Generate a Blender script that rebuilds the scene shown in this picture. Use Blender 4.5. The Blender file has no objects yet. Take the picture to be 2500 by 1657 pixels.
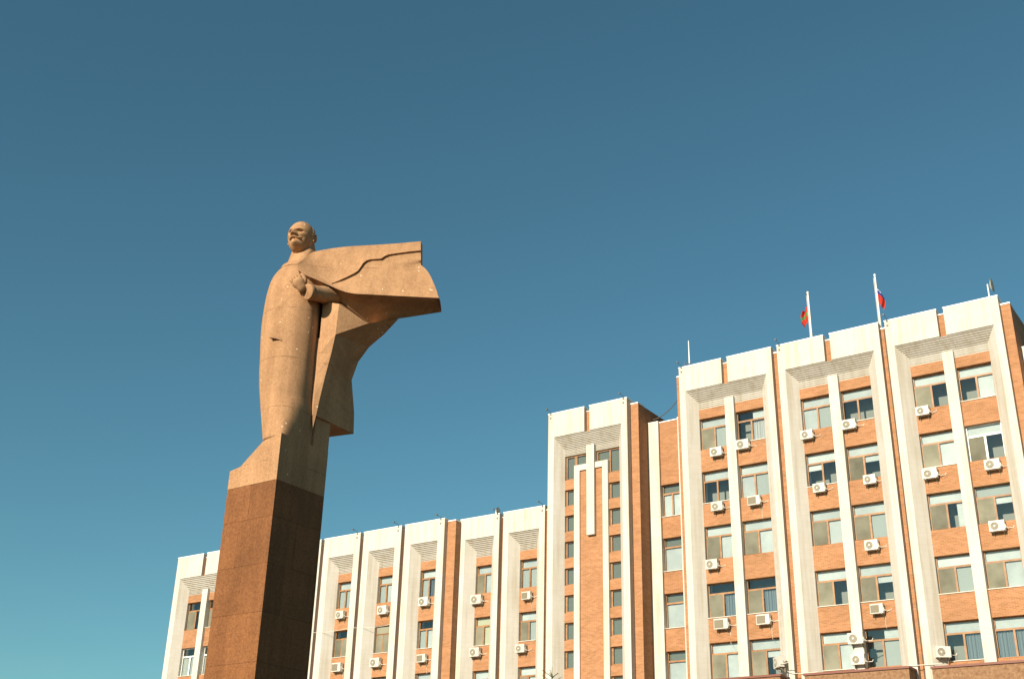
import bpy, bmesh, math, random
from mathutils import Vector, Matrix, noise
random.seed(7)
R_ = math.radians
S = bpy.context.scene
C = S.collection

# ------------------------------------------------------------------ camera, sky, sun, exposure
CAMZ = 1.6
F_PX, W_PX, H_PX = 2896.62, 2500.0, 1657.0
AX = ((0.8248405, -0.21722613, -0.52196836),      # world X, Y, Z axes in camera coordinates
      (0.5649053, 0.35390786, 0.74540675),        # (camera: x right, y down, z forward)
      (0.02280688, -0.90970437, 0.41462973))
cam_d = bpy.data.cameras.new('camera')
cam = bpy.data.objects.new('camera', cam_d)
C.objects.link(cam)
S.camera = cam
cam_d.sensor_width = 36.0
cam_d.lens = F_PX * 36.0 / W_PX
cam_d.clip_start, cam_d.clip_end = 0.1, 6000
m = Matrix.Identity(4)
for i in range(3):
    m[i][0], m[i][1], m[i][2] = AX[i][0], -AX[i][1], -AX[i][2]
m[2][3] = CAMZ
cam.matrix_world = m

SUN_EL, SUN_AZ = R_(23.5), R_(3.5)                # light travels towards +Y, drifting to +X by SUN_AZ
world = bpy.data.worlds.new('World')
S.world = world
world.use_nodes = True
wn, wl = world.node_tree.nodes, world.node_tree.links
sky = wn.new('ShaderNodeTexSky')
sky.sky_type = 'NISHITA'
sky.sun_disc = False
sky.sun_elevation = SUN_EL
sky.sun_rotation = math.pi + SUN_AZ
sky.altitude = 0
sky.air_density, sky.dust_density, sky.ozone_density = 1.0, 0.2, 6.0
tint = wn.new('ShaderNodeMix')                    # colour response of the warm film stock, the same over the whole sky
tint.data_type, tint.blend_type = 'RGBA', 'MULTIPLY'
tint.inputs[0].default_value = 1.0
tint.inputs[7].default_value = (0.77, 0.98, 0.70, 1)
wl.new(sky.outputs[0], tint.inputs[6])
wl.new(tint.outputs[2], wn['Background'].inputs[0])
wn['Background'].inputs[1].default_value = 0.085
sun_d = bpy.data.lights.new('sun', 'SUN')
sun_d.energy, sun_d.angle, sun_d.color = 5.0, R_(0.5), (1.0, 0.88, 0.69)
sun = bpy.data.objects.new('sun', sun_d)
C.objects.link(sun)
sdir = Vector((math.sin(SUN_AZ) * math.cos(SUN_EL), math.cos(SUN_AZ) * math.cos(SUN_EL), -math.sin(SUN_EL)))
sun.rotation_euler = sdir.to_track_quat('-Z', 'Y').to_euler()
sun.location = (-30, -60, 60)
S.view_settings.view_transform = 'Standard'
S.view_settings.look = 'None'
S.view_settings.gamma = 1.0
S.view_settings.exposure = 0.65
S.view_settings.use_curve_mapping = False


def at(px, py, Y):
    """pixel of the photograph + depth Y -> world point"""
    c = (px - W_PX / 2, py - H_PX / 2, F_PX)
    d = [sum(AX[i][k] * c[k] for k in range(3)) for i in range(3)]
    s = Y / d[1]
    return Vector((d[0] * s, Y, d[2] * s + CAMZ))


# ------------------------------------------------------------------ materials
MATS = {}


def nmat(name, col, rough=0.7, spec=0.3):
    mt = bpy.data.materials.new(name)
    mt.use_nodes = True
    b = mt.node_tree.nodes['Principled BSDF']
    b.inputs['Base Color'].default_value = (*col, 1)
    b.inputs['Roughness'].default_value = rough
    b.inputs['Specular IOR Level'].default_value = spec
    MATS[name] = mt
    return mt, mt.node_tree.nodes, mt.node_tree.links, b


def pos_node(n, l, scale=(1, 1, 1), rot=(0, 0, 0)):
    g = n.new('ShaderNodeNewGeometry')
    mp = n.new('ShaderNodeMapping')
    mp.inputs['Scale'].default_value = scale
    mp.inputs['Rotation'].default_value = rot
    l.new(g.outputs['Position'], mp.inputs['Vector'])
    return mp.outputs['Vector']


def noise_node(n, l, vec, scale, detail=4, rough=0.55):
    t = n.new('ShaderNodeTexNoise')
    t.inputs['Scale'].default_value = scale
    t.inputs['Detail'].default_value = detail
    t.inputs['Roughness'].default_value = rough
    l.new(vec, t.inputs['Vector'])
    return t.outputs['Fac']


def ramp(n, l, fac, stops):
    r = n.new('ShaderNodeValToRGB')
    e = r.color_ramp.elements
    while len(e) < len(stops):
        e.new(0.5)
    for i, (p, c) in enumerate(stops):
        e[i].position = p
        e[i].color = (*c, 1)
    l.new(fac, r.inputs['Fac'])
    return r.outputs['Color']


def mix(n, l, a, b, fac, mode='MIX'):
    x = n.new('ShaderNodeMix')
    x.data_type = 'RGBA'
    x.blend_type = mode
    for sock, v in ((x.inputs[6], a), (x.inputs[7], b), (x.inputs[0], fac)):
        if hasattr(v, 'is_output'):
            l.new(v, sock)
        elif isinstance(v, (tuple, list)):
            sock.default_value = (*v, 1)
        else:
            sock.default_value = v
    return x.outputs[2]


def bump(n, l, b, height, strength, dist):
    x = n.new('ShaderNodeBump')
    x.inputs['Strength'].default_value = strength
    x.inputs['Distance'].default_value = dist
    l.new(height, x.inputs['Height'])
    l.new(x.outputs['Normal'], b.inputs['Normal'])


def brick_uv(n, l):
    """wall coordinates: (along the wall, up) for walls facing X or Y"""
    g = n.new('ShaderNodeNewGeometry')
    s = n.new('ShaderNodeSeparateXYZ')
    l.new(g.outputs['Position'], s.inputs[0])
    a = n.new('ShaderNodeMath')
    a.operation = 'ADD'
    l.new(s.outputs[0], a.inputs[0])
    l.new(s.outputs[1], a.inputs[1])
    c = n.new('ShaderNodeCombineXYZ')
    l.new(a.outputs[0], c.inputs[0])
    l.new(s.outputs[2], c.inputs[1])
    return c.outputs[0]


# pale limestone-tile cladding
mt, n, l, b = nmat('white_cladding', (0.74, 0.68, 0.57), 0.75, 0.25)
v = pos_node(n, l)
c1 = ramp(n, l, noise_node(n, l, v, 0.5, 6), [(0.3, (0.51, 0.475, 0.42)), (0.62, (0.55, 0.52, 0.475))])
v2 = pos_node(n, l, (2.2, 2.2, 0.12))
c2 = ramp(n, l, noise_node(n, l, v2, 1.6, 5), [(0.33, (0.86, 0.82, 0.75)), (0.52, (1, 1, 1))])
col = mix(n, l, c1, c2, 1.0, 'MULTIPLY')
bt = n.new('ShaderNodeTexBrick')
bt.inputs['Scale'].default_value = 1.0
bt.inputs['Brick Width'].default_value = 0.62
bt.inputs['Row Height'].default_value = 0.31
bt.inputs['Mortar Size'].default_value = 0.008
bt.inputs['Color1'].default_value = (1, 1, 1, 1)
bt.inputs['Color2'].default_value = (0.955, 0.95, 0.94, 1)
bt.inputs['Mortar'].default_value = (0.88, 0.86, 0.82, 1)
l.new(brick_uv(n, l), bt.inputs['Vector'])
col = mix(n, l, col, bt.outputs['Color'], 0.75, 'MULTIPLY')
l.new(col, b.inputs['Base Color'])
bump(n, l, b, noise_node(n, l, v, 40, 3), 0.25, 0.01)

# orange facing brick
mt, n, l, b = nmat('brick', (0.5, 0.25, 0.12), 0.85, 0.2)
bt = n.new('ShaderNodeTexBrick')
bt.inputs['Scale'].default_value = 1.0
bt.inputs['Brick Width'].default_value = 0.25
bt.inputs['Row Height'].default_value = 0.077
bt.inputs['Mortar Size'].default_value = 0.009
bt.inputs['Bias'].default_value = -0.1
bt.inputs['Color1'].default_value = (0.385, 0.178, 0.09, 1)
bt.inputs['Color2'].default_value = (0.29, 0.125, 0.052, 1)
bt.inputs['Mortar'].default_value = (0.37, 0.24, 0.14, 1)
l.new(brick_uv(n, l), bt.inputs['Vector'])
v = pos_node(n, l, (0.7, 0.7, 2.4))
st = ramp(n, l, noise_node(n, l, v, 1.3, 6, 0.65), [(0.32, (0.87, 0.85, 0.82)), (0.65, (1.08, 1.06, 1.04))])
col = mix(n, l, bt.outputs['Color'], st, 1.0, 'MULTIPLY')
l.new(col, b.inputs['Base Color'])
bump(n, l, b, bt.outputs['Fac'], -0.5, 0.01)

for nm, lo, hi in (('granite_dark', (0.125, 0.046, 0.017), (0.255, 0.110, 0.042)),
                   ('granite_light', (0.31, 0.168, 0.088), (0.485, 0.29, 0.162))):
    mt, n, l, b = nmat(nm, lo, 0.6 if nm == 'granite_dark' else 0.85, 0.15)
    v = pos_node(n, l)
    f1 = noise_node(n, l, v, 55, 2, 0.7)
    f2 = noise_node(n, l, v, 14, 3, 0.75)
    c1 = mix(n, l, ramp(n, l, f1, [(0.36, lo), (0.62, hi)]), ramp(n, l, f2, [(0.38, lo), (0.62, hi)]), 0.35)
    c2 = ramp(n, l, noise_node(n, l, v, 0.9, 6, 0.6), [(0.3, (0.80, 0.78, 0.76)), (0.7, (1.1, 1.08, 1.05))])
    v3 = pos_node(n, l, (3, 3, 0.25))
    c3 = ramp(n, l, noise_node(n, l, v3, 1.2, 5, 0.6), [(0.33, (0.84, 0.82, 0.80)), (0.6, (1.03, 1.03, 1.03))])
    col = mix(n, l, mix(n, l, c1, c2, 1.0, 'MULTIPLY'), c3, 1.0, 'MULTIPLY')
    vo = n.new('ShaderNodeTexVoronoi')
    vo.inputs['Scale'].default_value = 4.5
    l.new(v, vo.inputs['Vector'])
    sp = ramp(n, l, vo.outputs['Distance'], [(0.0, (1, 1, 1)), (0.07, (1, 1, 1)), (0.10, (0, 0, 0))])
    pk_ = ramp(n, l, vo.outputs['Color'], [(0.50, (0, 0, 0)), (0.56, (1, 1, 1))])
    sp = mix(n, l, sp, pk_, 1.0, 'MULTIPLY')
    if nm == 'granite_light':                      # pale feldspar flecks
        col = mix(n, l, col, (0.68, 0.56, 0.40), sp)
        sx = n.new('ShaderNodeSeparateXYZ')
        l.new(v, sx.inputs[0])
        ma = n.new('ShaderNodeMath')                # bed joints between the carved blocks
        ma.operation = 'MULTIPLY_ADD'
        ma.inputs[1].default_value, ma.inputs[2].default_value = 1 / 1.37, 0.31
        l.new(sx.outputs[2], ma.inputs[0])
        fr_ = n.new('ShaderNodeMath')
        fr_.operation = 'FRACT'
        l.new(ma.outputs[0], fr_.inputs[0])
        jl = ramp(n, l, fr_.outputs[0], [(0.0, (1, 1, 1)), (0.009, (1, 1, 1)), (0.013, (0, 0, 0))])
        jm = ramp(n, l, noise_node(n, l, v, 1.6, 3), [(0.45, (0, 0, 0)), (0.55, (0.7, 0.7, 0.7))])
        col = mix(n, l, col, (0.10, 0.05, 0.025), mix(n, l, jl, jm, 1.0, 'MULTIPLY'))
    l.new(col, b.inputs['Base Color'])
    bump(n, l, b, f1, 0.35, 0.01)

mt, n, l, b = nmat('granite_seam', (0.26, 0.10, 0.035), 0.8)
mt, n, l, b = nmat('frame_brown', (0.42, 0.20, 0.075), 0.5, 0.4)
l.new(ramp(n, l, noise_node(n, l, pos_node(n, l), 3.0, 4), [(0.35, (0.23, 0.105, 0.04)), (0.65, (0.33, 0.17, 0.07))]), b.inputs['Base Color'])
nmat('frame_white', (0.8, 0.79, 0.76), 0.4, 0.5)
nmat('metal_cap', (0.82, 0.80, 0.76), 0.4, 0.5)
nmat('interior', (0.30, 0.29, 0.25), 0.9, 0.0)
nmat('blind_olive', (0.17, 0.17, 0.135), 0.9, 0.0)
mt, n, l, b = nmat('blind_white', (0.8, 0.8, 0.78), 0.8, 0.1)
l.new(ramp(n, l, noise_node(n, l, pos_node(n, l), 1.1, 3), [(0.35, (0.50, 0.51, 0.50)), (0.65, (0.60, 0.61, 0.59))]), b.inputs['Base Color'])
nmat('blind_grey', (0.37, 0.385, 0.36), 0.8, 0.1)
nmat('blind_yellow', (0.52, 0.49, 0.33), 0.8, 0.1)
mt, n, l, b = nmat('curtain_grey', (0.20, 0.23, 0.25), 0.9, 0.1)
mt, n, l, b = nmat('curtain_white', (0.5, 0.49, 0.47), 0.9, 0.1)
mt, n, l, b = nmat('insect_screen', (0.23, 0.22, 0.165), 0.9, 0.1)
l.new(ramp(n, l, noise_node(n, l, pos_node(n, l), 0.8, 4), [(0.35, (0.14, 0.135, 0.10)), (0.65, (0.22, 0.215, 0.165))]), b.inputs['Base Color'])
nmat('sill_metal', (0.62, 0.60, 0.54), 0.45, 0.5)
nmat('unit_white', (0.56, 0.545, 0.49), 0.45, 0.4)
nmat('unit_grille', (0.22, 0.19, 0.135), 0.6, 0.3)
nmat('unit_hub', (0.6, 0.58, 0.5), 0.5, 0.3)
nmat('bracket', (0.28, 0.23, 0.16), 0.6, 0.4)
nmat('dark_metal', (0.10, 0.09, 0.075), 0.5, 0.4)
nmat('cable_pale', (0.66, 0.62, 0.54), 0.6, 0.3)
nmat('pole_white', (0.78, 0.75, 0.7), 0.4, 0.4)
nmat('flag_red', (0.42, 0.035, 0.022), 0.8, 0.1)
nmat('flag_green', (0.06, 0.2, 0.06), 0.8, 0.1)
nmat('flag_white', (0.75, 0.75, 0.75), 0.8, 0.1)
nmat('flag_blue', (0.03, 0.05, 0.22), 0.8, 0.1)
mt, n, l, b = nmat('canopy_brown', (0.24, 0.13, 0.07), 0.8, 0.2)
l.new(ramp(n, l, noise_node(n, l, pos_node(n, l), 6, 5, 0.7), [(0.35, (0.17, 0.085, 0.045)), (0.65, (0.30, 0.18, 0.10))]), b.inputs['Base Color'])
nmat('canopy_edge', (0.16, 0.045, 0.025), 0.5, 0.4)
nmat('roof_dark', (0.09, 0.08, 0.07), 0.9, 0.1)
nmat('needles', (0.05, 0.075, 0.03), 0.7, 0.2)
nmat('bark', (0.13, 0.085, 0.05), 0.9, 0.1)
mt, n, l, b = nmat('paving', (0.30, 0.25, 0.19), 0.85, 0.2)
bt = n.new('ShaderNodeTexBrick')
bt.inputs['Scale'].default_value = 1.0
bt.inputs['Brick Width'].default_value = 0.6
bt.inputs['Row Height'].default_value = 0.6
bt.inputs['Mortar Size'].default_value = 0.01
bt.inputs['Color1'].default_value = (0.075, 0.05, 0.03, 1)
bt.inputs['Color2'].default_value = (0.06, 0.04, 0.024, 1)
bt.inputs['Mortar'].default_value = (0.06, 0.05, 0.035, 1)
l.new(pos_node(n, l), bt.inputs['Vector'])
l.new(bt.outputs['Color'], b.inputs['Base Color'])

for nm, lo_, hi_ in (('granite_dark', .86, 1.12), ('brick', .95, 1.05), ('unit_white', .80, 1.05), ('blind_white', .82, 1.05), ('insect_screen', .75, 1.2), ('frame_brown', .85, 1.12)):
    n, l = MATS[nm].node_tree.nodes, MATS[nm].node_tree.links
    b = n['Principled BSDF']
    oi = n.new('ShaderNodeObjectInfo')
    mr = n.new('ShaderNodeMapRange')
    mr.inputs['To Min'].default_value, mr.inputs['To Max'].default_value = lo_, hi_
    l.new(oi.outputs['Random'], mr.inputs['Value'])
    bc = b.inputs['Base Color']
    old = bc.links[0].from_socket if bc.links else tuple(bc.default_value)[:3]
    l.new(mix(n, l, old, mr.outputs['Result'], 1.0, 'MULTIPLY'), bc)

# window glass: clear with a Fresnel reflection
mt = bpy.data.materials.new('glass')
mt.use_nodes = True
n, l = mt.node_tree.nodes, mt.node_tree.links
n.clear()
o_ = n.new('ShaderNodeOutputMaterial')
mx = n.new('ShaderNodeMixShader')
tr = n.new('ShaderNodeBsdfTransparent')
tr.inputs[0].default_value = (0.93, 0.96, 0.96, 1)
gl = n.new('ShaderNodeBsdfGlossy')
gl.inputs['Roughness'].default_value = 0.02
fr = n.new('ShaderNodeFresnel')
bf = n.new('ShaderNodeNewGeometry')
io = n.new('ShaderNodeMapRange')                  # same reflection on both faces of the pane
io.inputs['To Min'].default_value, io.inputs['To Max'].default_value = 1.5, 1 / 1.5
l.new(bf.outputs['Backfacing'], io.inputs['Value'])
l.new(io.outputs['Result'], fr.inputs['IOR'])
mm = n.new('ShaderNodeMath')
mm.operation = 'MULTIPLY_ADD'
mm.inputs[1].default_value = 1.0
mm.inputs[2].default_value = 0.03
l.new(fr.outputs[0], mm.inputs[0])
l.new(mm.outputs[0], mx.inputs[0])
l.new(tr.outputs[0], mx.inputs[1])
l.new(gl.outputs[0], mx.inputs[2])
l.new(mx.outputs[0], o_.inputs[0])
MATS['glass'] = mt

# ------------------------------------------------------------------ mesh helpers
WLOC = {}


class MB:
    """collects shapes given in world coordinates"""

    def __init__(self):
        self.v, self.f, self.mi = [], [], []

    def add(self, verts, faces, mi=0):
        o = len(self.v)
        self.v += [Vector(p) for p in verts]
        self.f += [tuple(o + i for i in f) for f in faces]
        self.mi += [mi] * len(faces)
        return self

    def box(self, x0, x1, y0, y1, z0, z1, mi=0):
        return self.add([(x0, y0, z0), (x1, y0, z0), (x1, y1, z0), (x0, y1, z0), (x0, y0, z1), (x1, y0, z1), (x1, y1, z1), (x0, y1, z1)],
                        [(0, 3, 2, 1), (4, 5, 6, 7), (0, 1, 5, 4), (1, 2, 6, 5), (2, 3, 7, 6), (3, 0, 4, 7)], mi)

    def prism(self, poly, z0, z1, mi=0):
        k = len(poly)
        a = sum(poly[i][0] * poly[(i + 1) % k][1] - poly[(i + 1) % k][0] * poly[i][1] for i in range(k))
        if a < 0:
            poly = poly[::-1]
        vs = [(x, y, z0) for x, y in poly] + [(x, y, z1) for x, y in poly]
        fs = [tuple(range(k))[::-1], tuple(range(k, 2 * k))] + [(i, (i + 1) % k, k + (i + 1) % k, k + i) for i in range(k)]
        return self.add(vs, fs, mi)

    def prism_x(self, poly, x0, x1, mi=0):
        """polygon in (y, z) extruded along x"""
        k = len(poly)
        a = sum(poly[i][0] * poly[(i + 1) % k][1] - poly[(i + 1) % k][0] * poly[i][1] for i in range(k))
        if a < 0:
            poly = poly[::-1]
        vs = [(x0, y, z) for y, z in poly] + [(x1, y, z) for y, z in poly]
        fs = [tuple(range(k))[::-1], tuple(range(k, 2 * k))] + [(i, (i + 1) % k, k + (i + 1) % k, k + i) for i in range(k)]
        return self.add(vs, fs, mi)

    def tube(self, pts, r, seg=6, mi=0, cap=True, ref=None, flat=1.0):
        pts = [Vector(p) for p in pts]
        rs = r if isinstance(r, (list, tuple)) else [r] * len(pts)
        vs = []
        for i, p in enumerate(pts):
            t = (pts[min(i + 1, len(pts) - 1)] - pts[max(i - 1, 0)]).normalized()
            a = Vector(ref) if ref is not None else Vector((0, 0, 1)) if abs(t.z) < 0.9 else Vector((1, 0, 0))
            u = t.cross(a).normalized()
            w = t.cross(u)
            for k in range(seg):
                q = 2 * math.pi * k / seg
                vs.append(p + (u * math.cos(q) * flat + w * math.sin(q)) * rs[i])
        fs = []
        for i in range(len(pts) - 1):
            for k in range(seg):
                a, b2 = i * seg + k, i * seg + (k + 1) % seg
                fs.append((a, b2, b2 + seg, a + seg))
        if cap:
            fs.append(tuple(range(seg))[::-1])
            fs.append(tuple(range((len(pts) - 1) * seg, len(pts) * seg)))
        return self.add(vs, fs, mi)

    def build(self, name, mat, parent=None, origin=None, smooth=False):
        lo = Vector((min(p.x for p in self.v), min(p.y for p in self.v), min(p.z for p in self.v)))
        hi = Vector((max(p.x for p in self.v), max(p.y for p in self.v), max(p.z for p in self.v)))
        o = Vector(origin) if origin is not None else Vector(((lo.x + hi.x) / 2, (lo.y + hi.y) / 2, lo.z))
        me = bpy.data.meshes.new(name)
        me.from_pydata([p - o for p in self.v], [], self.f)
        for mn in (mat if isinstance(mat, (list, tuple)) else [mat]):
            me.materials.append(MATS[mn])
        if any(self.mi):
            me.polygons.foreach_set('material_index', self.mi)
        if smooth:
            me.polygons.foreach_set('use_smooth', [True] * len(me.polygons))
            if smooth != True:
                me.set_sharp_from_angle(angle=R_(smooth))
        me.update()
        ob = bpy.data.objects.new(name, me)
        C.objects.link(ob)
        WLOC[ob] = o
        if parent is not None:
            ob.parent = parent
            ob.location = o - WLOC[parent]
        else:
            ob.location = o
        return ob


def tag(o, label=None, cat=None, group=None, kind=None):
    for k, v_ in (('label', label), ('category', cat), ('group', group), ('kind', kind)):
        if v_:
            o[k] = v_
    return o


def empty(name, loc, label, cat, group=None):
    o = bpy.data.objects.new(name, None)
    o.empty_display_size = 0.3
    C.objects.link(o)
    o.location = loc
    WLOC[o] = Vector(loc)
    return tag(o, label, cat, group)


def copy_tree(o, loc=None, parent=None):
    c = o.copy()
    C.objects.link(c)
    if parent is not None:
        c.parent = parent
    if loc is not None:
        c.location = loc
        WLOC[c] = Vector(loc)
    for ch in list(o.children):
        copy_tree(ch, None, c)
    return c


# ------------------------------------------------------------------ ground
g = MB()
g.add([(-900, -900, 0), (900, -900, 0), (900, 900, 0), (-900, 900, 0)], [(0, 1, 2, 3)])
tag(g.build('ground', 'paving'), kind='structure')
mt, n, l, b = nmat('bounce_concrete', (0.36, 0.33, 0.28), 0.85, 0.2)
l.new(ramp(n, l, noise_node(n, l, pos_node(n, l), 0.7, 6), [(0.35, (0.32, 0.29, 0.24)), (0.65, (0.42, 0.385, 0.33))]), b.inputs['Base Color'])
g = MB().box(-110, 70, 38, 58.2, -.2, .12)  # unseen pale strip, added to bounce sunlight up onto the louvre soffits
tag(g.build('bounce_strip', 'bounce_concrete'), kind='structure')

# ------------------------------------------------------------------ the office building
ZO = CAMZ
BLD = empty('office_building', (-20.5, 60.5, 0), 'long office building of white pilasters, orange brick and louvred cornices behind the monument', 'building')


def bx(name, mat, x0, x1, y0, y1, z0, z1, parent=None):
    return MB().box(x0, x1, y0, y1, z0, z1).build(name, mat, parent or BLD)


def pane_set(win, x0, x1, z0, z1, Y, t):
    """glass and what hangs behind (or in front of) it"""
    MB().box(x0, x1, Y + 0.03, Y + 0.038, z0, z1).build('pane', 'glass', win)
    w, h = x1 - x0, z1 - z0
    yb = Y + 0.10
    if t in 'WGYT':
        MB().box(x0 - .02, x1 + .02, yb, yb + .01, z0 - .02, z1 + .02).build('blind', {'W': 'blind_white', 'G': 'blind_grey', 'Y': 'blind_yellow', 'T': 'blind_olive'}[t], win)
    elif t == 'S':
        MB().box(x0, x1, Y - 0.012, Y - 0.008, z0, z1).build('insect_screen', 'insect_screen', win)
    elif t == 'P':                                  # blind pulled down a little over dark glass
        MB().box(x0 - .02, x1 + .02, yb, yb + .01, z1 - 0.26 * h, z1 + .02).build('blind', 'blind_white', win)
    elif t == 'H':                                  # blind over one half of the pane
        MB().box(x0 + .55 * w, x1 + .02, yb, yb + .01, z0 - .02, z1 + .02).build('blind', 'blind_white', win)
    elif t in 'CK':
        m_ = MB()
        k = 26
        vs, fs = [], []
        for i in range(k + 1):
            xx = x0 - .02 + (w + .04) * i / k
            yy = yb + .05 + 0.035 * math.sin(i * 1.45) + 0.012 * math.sin(i * 3.7)
            vs += [(xx, yy, z0 - .02), (xx, yy, z1 + .02)]
        for i in range(k):
            fs.append((2 * i, 2 * i + 2, 2 * i + 3, 2 * i + 1))
        m_.add(vs, fs).build('curtain', 'curtain_grey' if t == 'C' else 'curtain_white', win)


def window(x0, x1, z0, z1, Y, types, frame='frame_brown', tr=0.30, single=False):
    fw, fd = 0.06, 0.07
    zt = z1 - tr * (z1 - z0)
    xm = x0 + 0.5 * (x1 - x0)
    b_ = MB()
    b_.box(x0, x0 + fw, Y, Y + fd, z0, z1).box(x1 - fw, x1, Y, Y + fd, z0, z1)
    b_.box(x0 + fw, x1 - fw, Y, Y + fd, z1 - fw, z1).box(x0 + fw, x1 - fw, Y, Y + fd, z0, z0 + fw)
    b_.box(x0 + fw, x1 - fw, Y - .004, Y + fd, zt - .05, zt + .05)
    if not single:
        b_.box(xm - .05, xm + .05, Y - .008, Y + fd, z0 + fw, zt - .05)
    win = b_.build('window', frame, BLD)
    pane_set(win, x0 + fw, x1 - fw, zt + .05, z1 - fw, Y, types[0])
    if single:
        pane_set(win, x0 + fw, x1 - fw, z0 + fw, zt - .05, Y, types[1])
    else:
        pane_set(win, x0 + fw, xm - .05, z0 + fw, zt - .05, Y, types[1])
        pane_set(win, xm + .05, x1 - fw, z0 + fw, zt - .05, Y, types[2])
    return win


def louvre(xl, xr, Yf, d, splay, zL, zLi, zLb, n1, n2, cut=None):
    """inverted stair of ribs; xl..xr is the opening in the front plane"""
    back = MB().prism_x([(Yf + .30, zL), (Yf + .95, zL), (Yf + .95, zLb + .05), (Yf + d + .22, zLb + .05), (Yf + d + .22, zLi)], xl - .02, xr + .02)
    lo = back.build('louvre', 'white_cladding', BLD)
    tot = n1 + n2
    for k in range(tot):
        if k < n1:
            za = zL - (zL - zLi) * k / n1
            zb = zL - (zL - zLi) * (k + 1) / n1
            yf = Yf + 0.02 + d * k / n1
        else:
            za = zLi - (zLi - zLb) * (k - n1) / n2
            zb = zLi - (zLi - zLb) * (k - n1 + 1) / n2
            yf = Yf + d - 0.02 - (0.0 if k < tot - 1 else -0.01)
        ins = splay * min(1.0, (yf - Yf) / d)
        gap = 0.030 if 0 < k < n1 else 0.042
        lean = 0.55 * d / n1 if k < n1 else 0.035
        MB().prism_x([(yf, za - gap), (yf + lean, zb), (yf + .36, zb), (yf + .36, za - gap)], xl + ins - .03, xr - ins + .03).build('rib', 'white_cladding', lo)


def bay(xl, xr, Yf, zt, zL, zLi, zLb, lint, wh, rows, types, pil, splay, d=0.6, frames=None, pitch=3.3, notch=True, cols=2, n1=7, n2=4, sills=()):
    Yr = Yf + d
    Yw = Yr + 0.2
    ol, orr = xl + pil, xr - pil
    il, ir = ol + splay, orr - splay
    for s in (0, 1):
        poly = [(xl, Yf), (ol, Yf), (il, Yr), (il, Yr + .7), (xl, Yr + .7)] if s == 0 else [(xr, Yf), (orr, Yf), (ir, Yr), (ir, Yr + .7), (xr, Yr + .7)]
        MB().prism(poly, 0, zL).build('pilaster', 'white_cladding', BLD)
    xc = (xl + xr) / 2
    if notch:
        for a, b2 in ((xl, xc - .19), (xc + .19, xr)):
            p = bx('parapet_block', 'white_cladding', a, b2, Yf, Yf + .9, zL, zt)
            MB().box(a - .02, b2 + .02, Yf - .025, Yf + .93, zt, zt + .06).build('cap', 'metal_cap', p)
        p = bx('brick_infill', 'brick', xc - .19, xc + .19, Yf + .28, Yf + .8, zL, zt - .22)
        MB().box(xc - .19, xc + .19, Yf + .25, Yf + .82, zt - .22, zt - .17).build('cap', 'metal_cap', p)
    else:
        p = bx('parapet_block', 'white_cladding', xl, xr, Yf, Yf + .9, zL, zt)
        MB().box(xl - .02, xr + .02, Yf - .025, Yf + .93, zt, zt + .05).build('cap', 'metal_cap', p)
    louvre(ol, orr, Yf, d, splay, zL, zLi, zLb, n1, n2)
    bx('lintel_band', 'brick', il, ir, Yr, Yr + .45, lint, zLb)
    cx = [(il, ir)] if cols == 1 else [(il, xc - .285), (xc + .285, ir)]
    if cols == 2:
        bx('mullion_pillar', 'white_cladding', xc - .285, xc + .285, Yr - .2, Yr + .45, 0, zLi - .1)
    for ci, (a, b2) in enumerate(cx):
        for r in range(rows):
            zl = lint - pitch * r
            zs = zl - wh
            znext = zl - pitch if r < rows - 1 else 0
            bx('spandrel', 'brick', a, b2, Yr, Yr + .45, znext, zs)
            fr_ = (frames or {}).get((ci, r), 'frame_brown')
            t = types[ci][r] if r < len(types[ci]) else 'WSW'
            w_ = window(a, b2, zs, zl, Yw, t, fr_)
            if (ci, r) in sills or (r + ci) % 3 == 1:
                MB().box(a + .01, b2 - .01, Yr - .05, Yw - .005, zs + .001, zs + .03).build('sill', 'sill_metal', w_)
    bx('interior_wall', 'interior', xl + .1, xr - .1, Yw + .9, Yw + 1.1, 0, zLb)


def strip(x0, x1, Y, zt, mat='brick', depth=.8, cap=True):
    p = bx('brick_pier', mat, x0, x1, Y, Y + depth, 0, zt)
    if cap:
        MB().box(x0, x1, Y - .03, Y + depth, zt, zt + .07).build('cap', 'metal_cap', p)
    return p


# --- tall centre: three double bays
TF, TT = 60.5, 28.71 + ZO
tall_types = [
    [['WSG', 'WDD', 'WSW', 'DSC', 'WSW'], ['HDK', 'WWG', 'WSW', 'DSC', 'WSP']],
    [['WWG', 'WPD', 'WSW', 'WSD', 'WSW'], ['WDD', 'WSP', 'WSG', 'WSP', 'HDG']],
    [['WSD', 'WSW', 'WSH', 'WSG', 'WDC'], ['WDW', 'WSD', 'GSP', 'WSW', 'WCC']]]
TX = [(-29.87, -23.87), (-23.51, -17.51), (-17.15, -11.10)]
for i, (a, b2) in enumerate(TX):
    fr = {(1, 1): 'frame_white'} if i == 2 else None
    bay(a, b2, TF, TT, 27.14 + ZO, 26.48 + ZO, 26.0 + ZO, 25.4 + ZO, 1.95, 5, tall_types[i], .39, .55, frames=fr,
        sills={(0, 3), (1, 3)})
strip(-23.87, -23.51, TF + .33, 28.45 + ZO)
strip(-17.51, -17.15, TF + .33, 28.45 + ZO)
strip(-30.20, -29.87, TF + .33, 28.3 + ZO)
strip(-11.10, -10.60, TF + .33, 28.3 + ZO)
bx('side_wall', 'brick', -10.98, -10.604, TF + 1.13, 74, 0, 28.3 + ZO)
bx('side_wall', 'brick', -30.196, -29.9, TF + 1.13, 74, 0, 28.3 + ZO)
bx('roof', 'roof_dark', -29.9, -10.98, TF + .9, 74, 27.9 + ZO, 28.2 + ZO)
bx('rear_wall', 'brick', -30.2, -10.6, 74, 74.4, 0, 28.3 + ZO)

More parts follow.
